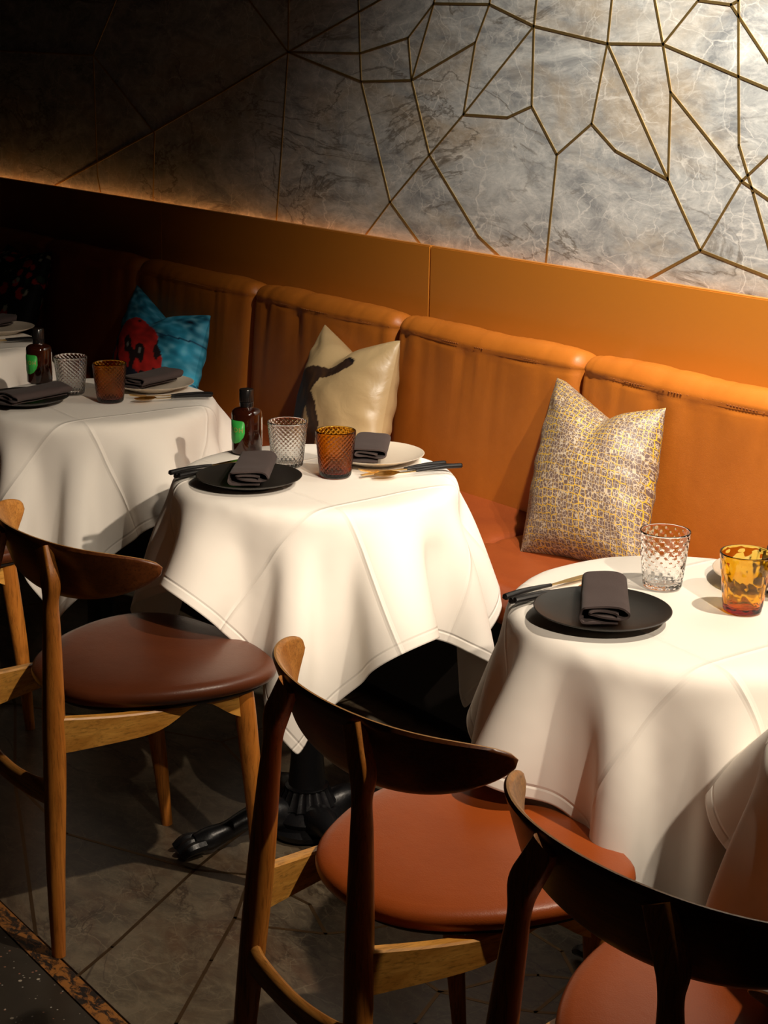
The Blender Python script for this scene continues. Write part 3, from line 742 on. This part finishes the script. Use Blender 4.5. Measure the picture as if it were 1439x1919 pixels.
def tumbler(x, y, style, mat, label, grp):
    key = (style, mat.name)
    if key not in TMm:
        me = TM[style].copy(); TMm[key] = me; me.materials.append(mat); me.polygons.foreach_set('use_smooth', [True]*len(me.polygons))
    o = bpy.data.objects.new('tumbler', TMm[key]); C.objects.link(o); o.location = (x, y, CT); o.rotation_euler.z = x*7
    tag(o, label, 'glass', grp)
tumbler(-3.771, 1.872, 'diamond', M_clear, 'clear diamond-cut tumbler on the second table from the left', 'clear tumblers')
tumbler(-3.632, 1.910, 'diamond', M_amber, 'amber diamond-cut tumbler on the second table from the left', 'amber tumblers')
tumbler(-2.828, 1.907, 'diamond', M_clear, 'clear diamond-cut tumbler on the middle table beside the brown bottle', 'clear tumblers')
tumbler(-2.700, 1.942, 'diamond', M_amber, 'amber diamond-cut tumbler on the middle table beside the grey napkin', 'amber tumblers')
tumbler(-1.786, 1.964, 'bubble', M_clear, 'clear dimpled tumbler on the right table in the bright light', 'clear tumblers')
tumbler(-1.625, 1.980, 'dimple', M_yellow, 'honey yellow dimpled tumbler with an orange base at the right edge', 'amber tumblers')

def plate(x, y, mat, label, r=.109):
    bm = bmesh.new(); z = 0
    lathe(bm, [(.055, .0), (.060, .0), (.066, .006), (.092, .012), (r-.001, .0185), (r, .0200), (r-.0015, .0205), (r-.012, .0165), (.082, .0125), (.055, .0100), (.004, .0095)], 96)
    o = obj('plate', bm, mat); o.location = (x, y, CT); tag(o, label, 'plate', 'side plates on the tables'); return o
plate(-2.740, 1.753, M_blackplate, 'matt black plate under a napkin at the front of the middle table')
plate(-1.722, 1.760, M_blackplate, 'matt black plate under a napkin at the front of the right table')
plate(-3.722, 1.720, M_blackplate, 'matt black plate at the left frame edge on the second table')
plate(-2.757, 2.088, M_whiteplate, 'cream plate behind the amber tumbler on the middle table')
plate(-3.710, 2.075, M_whiteplate, 'cream plate under a napkin in front of the turquoise cushion')
plate(-4.745, 2.115, M_whiteplate, 'cream plate on the farthest table at the left frame edge')
plate(-1.690, 2.143, M_whiteplate, 'cream plate behind the yellow tumbler at the right frame edge')

def napkin(x, y, ang, label, L=.175, W=.080, H=.030, seed=0, rise=.0, zoff=.018):
    """flat spiral fold, extruded; local +x is the length, origin at the middle of its underside"""
    bm = bmesh.new(); rnd = random.Random(seed)
    w_ = W/2
    sec = [(-w_*.55, .0045), (w_*.70, .004), (w_*.97, .008), (w_, H*.50), (w_*.93, H*.86), (w_*.7, H*.97), (0, H), (-w_*.7, H*.97), (-w_*.95, H*.80), (-w_*.98, H*.55), (-w_*.75, H*.42),
           (-w_*.2, H*.46), (w_*.35, H*.50), (w_*.62, H*.58), (w_*.60, H*.72), (w_*.3, H*.77), (-w_*.35, H*.70), (-w_*.55, H*.64)]
    S = catmull(sec, 4); th = .0032; n_ = 18
    for layer in (0,):
        rings = []
        for k in range(n_+1):
            t = k/n_; X = -L/2+L*t; ring_o, ring_i = [], []
            for i in range(len(S)):
                a = S[max(0, i-1)]; b_ = S[min(len(S)-1, i+1)]; d = Vector((b_[0]-a[0], b_[1]-a[1])).normalized(); nn = Vector((-d.y, d.x))
                wob = .0012*noise.noise(Vector((t*4+seed, i*.2, seed)))
                yy, zz = S[i][0]*(1-.06*t), S[i][1]*(1-.10*math.sin(PI*t))+wob+.004*max(0, .15-t)*-3
                xs_ = X+.004*math.sin(i*.5+seed)*(1 if k in (0, n_) else 0)
                ring_o.append((xs_, yy+nn.x*th/2, zz+nn.y*th/2)); ring_i.append((xs_, yy-nn.x*th/2, zz-nn.y*th/2))
            rings.append(ring_o+ring_i[::-1])
        loft(bm, rings, True, False)
        # end caps as quads across the ribbon
        bm.verts.ensure_lookup_table(); m_ = len(S)*2
        for k in (0, n_):
            R_ = [bm.verts[k*m_+q] for q in range(m_)]
            for i in range(len(S)-1): bm.faces.new((R_[i], R_[i+1], R_[m_-2-i], R_[m_-1-i]))
    bmesh.ops.translate(bm, verts=bm.verts, vec=(0, 0, 0))
    o = obj('folded_napkin', bm, M_napkin); o.location = (x, y, CT+zoff); o.rotation_euler = (0, rise, ang); tag(o, label, 'napkin', 'grey folded napkins on the plates'); return o
def nap2(near, far, label, **k):
    n_, f = Vector(near), Vector(far); d = f-n_; c_ = (n_+f)/2
    return napkin(c_.x, c_.y, math.atan2(d.y, d.x), label, **k)
nap2((-2.672, 1.708), (-2.80, 1.815), 'grey folded napkin on the black plate of the middle table', seed=1)
nap2((-1.665, 1.708), (-1.788, 1.828), 'brown grey folded napkin on the black plate of the right table', seed=2, W=.074)
nap2((-3.650, 1.640), (-3.690, 1.800), 'dark folded napkin on the plate at the left frame edge', seed=3)
nap2((-2.705, 2.030), (-2.80, 2.115), 'grey folded napkin on the cream plate beside the amber tumbler', seed=4, L=.15)
nap2((-3.668, 1.995), (-3.715, 2.135), 'dark folded napkin on the cream plate before the turquoise cushion', seed=5, L=.155)
nap2((-4.74, 2.02), (-4.78, 2.15), 'dark folded napkin on the cream plate of the farthest table', seed=6)
nap2((-1.625, 2.10), (-1.72, 2.21), 'grey folded napkin at the right frame edge behind the yellow tumbler', seed=7, L=.15)

def cutlery(kind, x, y, ang, label, z=0., tilt=0.):
    """origin at the handle end, local +x runs to the head"""
    o = empty(kind, (x, y, CT+.0060+z), ang); o.rotation_euler[1] = tilt
    bm = bmesh.new(); sweep(bm, [(0, 0, .0), (.004, 0, 0), (.04, 0, .0018), (.08, 0, .0012), (.105, 0, 0)], [(.0052, .0046), (.0062, .0056), (.0054, .0050), (.0042, .0038), (.0032, .0030)], 10, 5, (0, 1, 0))
    obj('handle', bm, M_blackhandle, o)
    bm = bmesh.new()
    if kind == 'spoon' or kind == 'fork':
        sweep(bm, [(.104, 0, 0), (.125, 0, -.001), (.145, 0, 0)], [(.0021, .0015), (.0016, .0011), (.0030, .0010)], 8, 4, (0, 1, 0))
    if kind == 'spoon':
        nu, nv = 16, 10; G = []
        for i in range(nu+1):
            t = i/nu; hw = .0185*math.sin(PI*min(1, t*.985+.015))**.6*(1-.12*t)+.0005; row = []
            for j in range(nv+1):
                s = 2*j/nv-1; row.append(bm.verts.new((.143+.058*t, s*hw, .0015-.0065*(1-s*s)*math.sin(PI*t)**.7+.001)))
            G.append(row)
        for i in range(nu):
            for j in range(nv): bm.faces.new((G[i][j], G[i+1][j], G[i+1][j+1], G[i][j+1]))
        fs = bm.faces[:]; r_ = bmesh.ops.solidify(bm, geom=[f for f in fs if len(f.verts) == 4 and f.calc_center_median().x > .144], thickness=.0009)
        name = 'bowl'
    elif kind == 'fork':
        pts = [(.143, 0, 0), (.152, 0, -.001), (.163, 0, -.001), (.170, 0, 0)]
        sweep(bm, pts, [(.003, .0010), (.009, .0010), (.0115, .0009), (.0115, .0008)], 8, 4, (0, 1, 0))
        for q in (-.0097, -.0033, .0033, .0097): sweep(bm, [(.168, q, 0), (.19, q, .0012), (.212, q*.9, .005)], [(.0014, .0008), (.0012, .0007), (.0006, .0005)], 6, 3, (0, 1, 0))
        name = 'tines'
    else:
        prof = [(.104, -.002, .002), (.12, -.003, .003), (.15, -.006, .006), (.19, -.006, .007), (.215, -.001, .006)]
        vs = []
        for (xx, a, b_) in prof: vs.append([bm.verts.new((xx, a, .0006)), bm.verts.new((xx, b_, .0011)), bm.verts.new((xx, b_, -.0011)), bm.verts.new((xx, a, -.0006))])
        for a, b_ in zip(vs[:-1], vs[1:]):
            for q in range(4): bm.faces.new((a[q], a[(q+1) % 4], b_[(q+1) % 4], b_[q]))
        bm.faces.new(vs[0]); bm.faces.new(vs[-1][::-1]); name = 'blade'
    obj(name, bm, M_gold, o); tag(o, label, 'cutlery', 'gold cutlery with black handles'); return o
def cut(kind, end, toward, label, **k): cutlery(kind, end[0], end[1], math.atan2(toward[1]-end[1], toward[0]-end[0]), label, **k)
cut('knife', (-2.640, 2.190), (-2.655, 1.99), 'gold bladed knife nearest the cream plate of the middle table')
cut('fork', (-2.606, 2.186), (-2.668, 2.00), 'gold fork with black handle, middle one of three beside the amber tumbler', z=.001)
cut('spoon', (-2.578, 2.184), (-2.628, 1.99), 'gold spoon with black handle, nearest one beside the amber tumbler', z=.008, tilt=.03)
cut('knife', (-2.892, 1.655), (-2.905, 1.86), 'black handled knife farthest left on the middle table')
cut('fork', (-2.862, 1.650), (-2.872, 1.86), 'black handled fork in the middle of three left of the black plate', z=.0)
cut('spoon', (-2.850, 1.652), (-2.842, 1.86), 'black handled spoon against the black plate of the middle table', z=.003)
cut('knife', (-1.880, 1.695), (-1.886, 1.90), 'black handled knife farthest from the plate on the right table')
cut('fork', (-1.860, 1.690), (-1.845, 1.90), 'black handled fork, middle one of three on the right table', z=.0)
cut('spoon', (-1.850, 1.690), (-1.815, 1.89), 'black handled spoon against the black plate of the right table', z=.003)
cut('fork', (-3.548, 2.158), (-3.615, 1.995), 'gold fork with black handle before the turquoise cushion, farther one', z=.0)
cut('spoon', (-3.522, 2.140), (-3.575, 1.955), 'gold spoon with black handle nearest the edge before the turquoise cushion', z=.003)
cut('fork', (-4.545, 2.160), (-4.62, 1.98), 'gold fork with black handle on the farthest table, nearer the plate')
cut('spoon', (-4.515, 2.150), (-4.585, 1.96), 'gold spoon with black handle at the edge of the farthest table', z=.003)

def bottle(x, y, label, cam_az):
    o = empty('bottle', (x, y, CT)); r = .0335
    bm = bmesh.new(); lathe(bm, [(r-.004, 0), (r-.0005, .002), (r, .006), (r, .088), (r-.0015, .0945), (r-.007, .099), (.0155, .1015), (.0140, .104), (.0140, .112)], 64); obj('glass_body', bm, M_bottle, o)
    bm = bmesh.new(); lathe(bm, [(.0135, .1045), (.0155, .1048), (.0158, .1135), (.0148, .1145), (.0148, .1150), (.0158, .1160), (.0158, .1415), (.0150, .143), (.004, .143)], 64, lambda i, rr, z, a: .0003*math.cos(a*32) if i in (5, 6) else 0); obj('screw_cap', bm, M_capblack, o)
    rl = r+.0004
    def patch(name, mat, a0, az, poly, parent, rr=rl):
        bm = bmesh.new(); n1_, n2_ = 28, 24; us = [p[0] for p in poly]; vs = [p[1] for p in poly]
        V = {}
        for i in range(n1_+1):
            u = min(us)+(max(us)-min(us))*i/n1_
            ys = []
            for (a, b_) in zip(poly, poly[1:]+poly[:1]):
                if abs(a[0]-b_[0]) > 1e-9 and min(a[0], b_[0])-1e-9 <= u <= max(a[0], b_[0])+1e-9: ys.append(a[1]+(b_[1]-a[1])*(u-a[0])/(b_[0]-a[0]))
            V[i] = (u, min(ys), max(ys))
        rows = []
        for i in range(n1_+1):
            u, lo, hi = V[i]; an = az+u/rr; rows.append([bm.verts.new((rr*math.cos(an), rr*math.sin(an), lo)), bm.verts.new((rr*math.cos(an), rr*math.sin(an), hi))])
        for i in range(n1_): bm.faces.new((rows[i][0], rows[i+1][0], rows[i+1][1], rows[i][1]))
        q = obj(name, bm, mat, parent); so = q.modifiers.new('solid', 'SOLIDIFY'); so.thickness = .0003; so.offset = 1; return q
    az = cam_az-math.radians(48)
    rd = []
    for k in range(7): a = k/6*PI/2; rd.append((.017+.007*math.cos(a), .070+.007*math.sin(a)))
    poly = [(-.024, .034), (-.012, .026), (.0, .025), (.012, .030), (.021, .041), (.024, .050)]+rd+[(-.017, .077), (-.024, .070)]
    lab = patch('front_label', M_green, 0, az, poly, o); lab['label'] = 'green label with gold letters'
    cu = bpy.data.curves.new('letters', 'FONT'); cu.body = 'KOH'; cu.size = .0150; cu.align_x = 'CENTER'; cu.space_character = 1.25; cu.extrude = 0
    tmp = bpy.data.objects.new('letters', cu); C.objects.link(tmp); bpy.context.view_layer.update()
    me = bpy.data.meshes.new_from_object(tmp.evaluated_get(bpy.context.evaluated_depsgraph_get())); bpy.data.objects.remove(tmp)
    for v_ in me.vertices:
        an = az+(v_.co.x+.002)/rl; h_ = .051+v_.co.y; v_.co = ((rl+.0006)*math.cos(an), (rl+.0006)*math.sin(an), h_)
    obj('letters', me, M_labelgold, lab, smooth=False)
    az2 = cam_az+math.radians(118)
    patch('back_label', M_white, 0, az2, [(-.026, .018), (.026, .018), (.026, .080), (-.026, .080)], o)
    tag(o, label, 'bottle', 'brown bottles with green labels'); return o
bottle(-2.978, 1.900, 'brown bottle with black cap and green label on the middle table', math.atan2(-1.9, 2.978))
bottle(-3.955, 1.872, 'brown bottle with green label behind the clear tumbler on the second table', math.atan2(-1.87, 3.955))

# ------------------------------------------------------------------ chairs
def backrest_mesh():
    """curved plywood shell; local x across, y forward"""
    bm = bmesh.new(); nu, nv = 72, 18; XE = .258; th = .0055; G = {0: [], 1: []}; edge = []
    arc = []
    for i in range(nu+1):
        s = 2*i/nu-1; s = math.sin(s*PI/2)*.55+s*.45; x = XE*s
        t = abs(x)/XE
        y0 = .026+.080*t**2+.050*t**6
        top = .766-.006*t**2; mid = .742-.004*t; bot = .648+.050*t**2.2
        e_ = max(0., 1-t**10)**.5 if t < 1 else 0
        ce = .735+(0.)*t
        top = ce+(top-ce)*e_; bot = ce+(bot-ce)*(max(0, 1-t**9)**.5)
        dy = (.160*t+.300*t**5)/XE*(1 if x >= 0 else -1); nn = Vector((-dy, 1, 0)).normalized()
        arc.append((x, y0, top, bot, nn))
    for side in (0, 1):
        for (x, y0, top, bot, nn) in arc:
            row = []
            for j in range(nv+1):
                v_ = j/nv; z = bot+(top-bot)*v_; tip = -.022*((z-.70)/.06); c_ = min(1, (min(v_, 1-v_)*(top-bot)+.0003)/.004)
                off = th*(c_**.5)*(1 if side else -1); p = Vector((x, y0+tip, z))+nn*off
                row.append(bm.verts.new(p))
            G[side].append(row)
    for side in (0, 1):
        g = G[side]
        for i in range(nu):
            for j in range(nv): f = bm.faces.new((g[i][j], g[i+1][j], g[i+1][j+1], g[i][j+1])); f.material_index = 0 if side else 2
    for i in range(nu):
        for j in (0, nv):
            f = bm.faces.new((G[0][i][j], G[0][i+1][j], G[1][i+1][j], G[1][i][j])); f.material_index = 1
    for i in (0, nu):
        for j in range(nv): bm.faces.new((G[0][i][j], G[0][i][j+1], G[1][i][j+1], G[1][i][j]))
    bmesh.ops.remove_doubles(bm, verts=bm.verts, dist=.00005); return bm
def seat_outline(n=72):
    P = [(0, .045), (.07, .052), (.125, .085), (.175, .150), (.212, .230), (.230, .320), (.220, .395), (.180, .445), (.11, .468), (0, .475)]
    full = P+[(-x, y) for x, y in P[-2:0:-1]]; Q = np.array(full+full[:3]); Q = catmull(np.vstack([Q[-4:-3], Q]), 6)
    cen = np.array([0, .27]); an = np.linspace(-PI/2, 1.5*PI, n, endpoint=False); out = []
    D = np.array(full); A = np.unwrap(np.arctan2(D[:, 1]-cen[1], D[:, 0])); R_ = np.hypot(D[:, 0], D[:, 1]-cen[1])
    A = np.concatenate([A-2*PI, A, A+2*PI]); R_ = np.tile(R_, 3)
    r = np.interp(an, A, R_)
    for _ in range(3): r = (np.roll(r, 1)+2*r+np.roll(r, -1))/4
    return [(cen[0]+rr*math.cos(a), cen[1]+rr*math.sin(a)) for a, rr in zip(an, r)]
def make_chair(label):
    t = tag(empty('dining_chair'), label, 'chair', 'oak chairs with leather seats')
    SO = seat_outline(); cen = (0, .27)
    def ring(s, z, sad=1.): return [(cen[0]+(x-cen[0])*s, cen[1]+(y-cen[1])*s, z+sad*s*s*(.006*(x/.24)**2-.010*((y-.27)/.22)**2*(1 if y > .27 else .2))) for x, y in SO]
    bm = bmesh.new(); loft(bm, [ring(s, z) for s, z in ((.86, .440), (.95, .441), (.985, .446), (1.0, .455), (.995, .463), (.965, .470), (.90, .4735), (.75, .4765), (.5, .478), (.25, .4785), (.05, .4785))])
    obj('seat', bm, M_chairleather, t, smooth='all')
    bm = bmesh.new(); loft(bm, [ring(s, z) for s, z in ((.82, .430), (.90, .430), (.92, .434), (.92, .4395), (.86, .4395))]); obj('seat_pan', bm, M_black, t)
    for s in (-1, 1):
        # rear leg: round turned post flattening to a wedge that carries the back
        bm = bmesh.new()
        sweep(bm, [(s*.160, -.034, 0), (s*.150, -.028, .15), (s*.138, -.016, .33), (s*.128, -.008, .46), (s*.118, .0, .60), (s*.113, .003, .655), (s*.110, .006, .692), (s*.096, .008, .722), (s*.081, .010, .752)],
              [(.0125, .0125), (.0170, .0165), (.0205, .020), (.0205, .020), (.0165, .016), (.0130, .0135), (.0185, .013), (.0190, .011), (.0180, .009)], 20, 5, (1, 0, 0), [1, 1, 1, 1, .95, .8, .42, .38, .38])
        obj('rear_leg', bm, M_wood, t)
        bm = bmesh.new()
        sweep(bm, [(s*.172, .405, 0), (s*.178, .388, .20), (s*.184, .368, .36), (s*.185, .360, .432)], [(.0115, .0115), (.0175, .0175), (.020, .020), (.019, .019)], 16, 6, (1, 0, 0))
        obj('front_leg', bm, M_wood, t)
        # side rail, deep at the rear and cut up in a curve towards the front leg
        bm = bmesh.new(); rings = []
        for k in range(25):
            u = k/24; y = .0+.36*u; x = s*(.136+.048*u+.012*math.sin(PI*u))
            top = .456-.012*u-.016*math.sin(PI*min(1, u*1.3))*.5; bot = .386+.012*u+.036*math.exp(-((u-.72)/.16)**2)-.020*max(0, u-.80)*5
            top = .452-.014*u; top -= .010*math.sin(PI*u)
            rings.append([(x-.010, y, bot), (x+.010, y, bot), (x+.010, y, top-.003), (x+.007, y, top), (x-.007, y, top), (x-.010, y, top-.003)])
        loft(bm, rings); obj('side_rail', bm, M_woodapron, t)
    bm = bmesh.new(); rings = []
    for k in range(17):
        u = k/16; x = -.18+.36*u; yy = .372+.018*math.sin(PI*u); top = .428; bot = .385+.012*math.sin(PI*u)
        rings.append([(x, yy-.009, bot), (x, yy+.009, bot), (x, yy+.009, top), (x, yy-.009, top)])
    loft(bm, rings); obj('front_rail', bm, M_woodh, t)
    bm = bmesh.new()
    sweep(bm, [(-.142, -.020, .318), (-.10, -.022, .304), (0, -.024, .296), (.10, -.022, .304), (.142, -.020, .318)], [(.012, .030), (.011, .024), (.010, .021), (.011, .024), (.012, .030)], 14, 6, (0, 1, 0)); obj('rear_stretcher', bm, M_woodh, t)
    bk = obj('backrest', backrest_mesh(), M_woodh, t, mats=[M_woodh, M_plyedge, M_veneer])
    for s in (-1, 1):
        pass
    return t
ch = make_chair('oak chair with dark brown leather seat at the middle table, at left')
ch.location = (-2.612, 1.179, 0); ch.rotation_euler.z = .036
for (x, y, a, lab) in ((-1.670, 1.169, -.043, 'oak chair with orange tan leather seat in the centre foreground'),
                       (-1.108, 1.142, .036, 'oak chair cut off by the lower right corner, its back in shadow'),
                       (-3.60, 1.155, .02, 'oak chair at the left frame edge, mostly hidden behind the left chair')):
    c_ = copy_tree(ch); c_.location = (x, y, 0); c_.rotation_euler.z = a; c_['label'] = lab
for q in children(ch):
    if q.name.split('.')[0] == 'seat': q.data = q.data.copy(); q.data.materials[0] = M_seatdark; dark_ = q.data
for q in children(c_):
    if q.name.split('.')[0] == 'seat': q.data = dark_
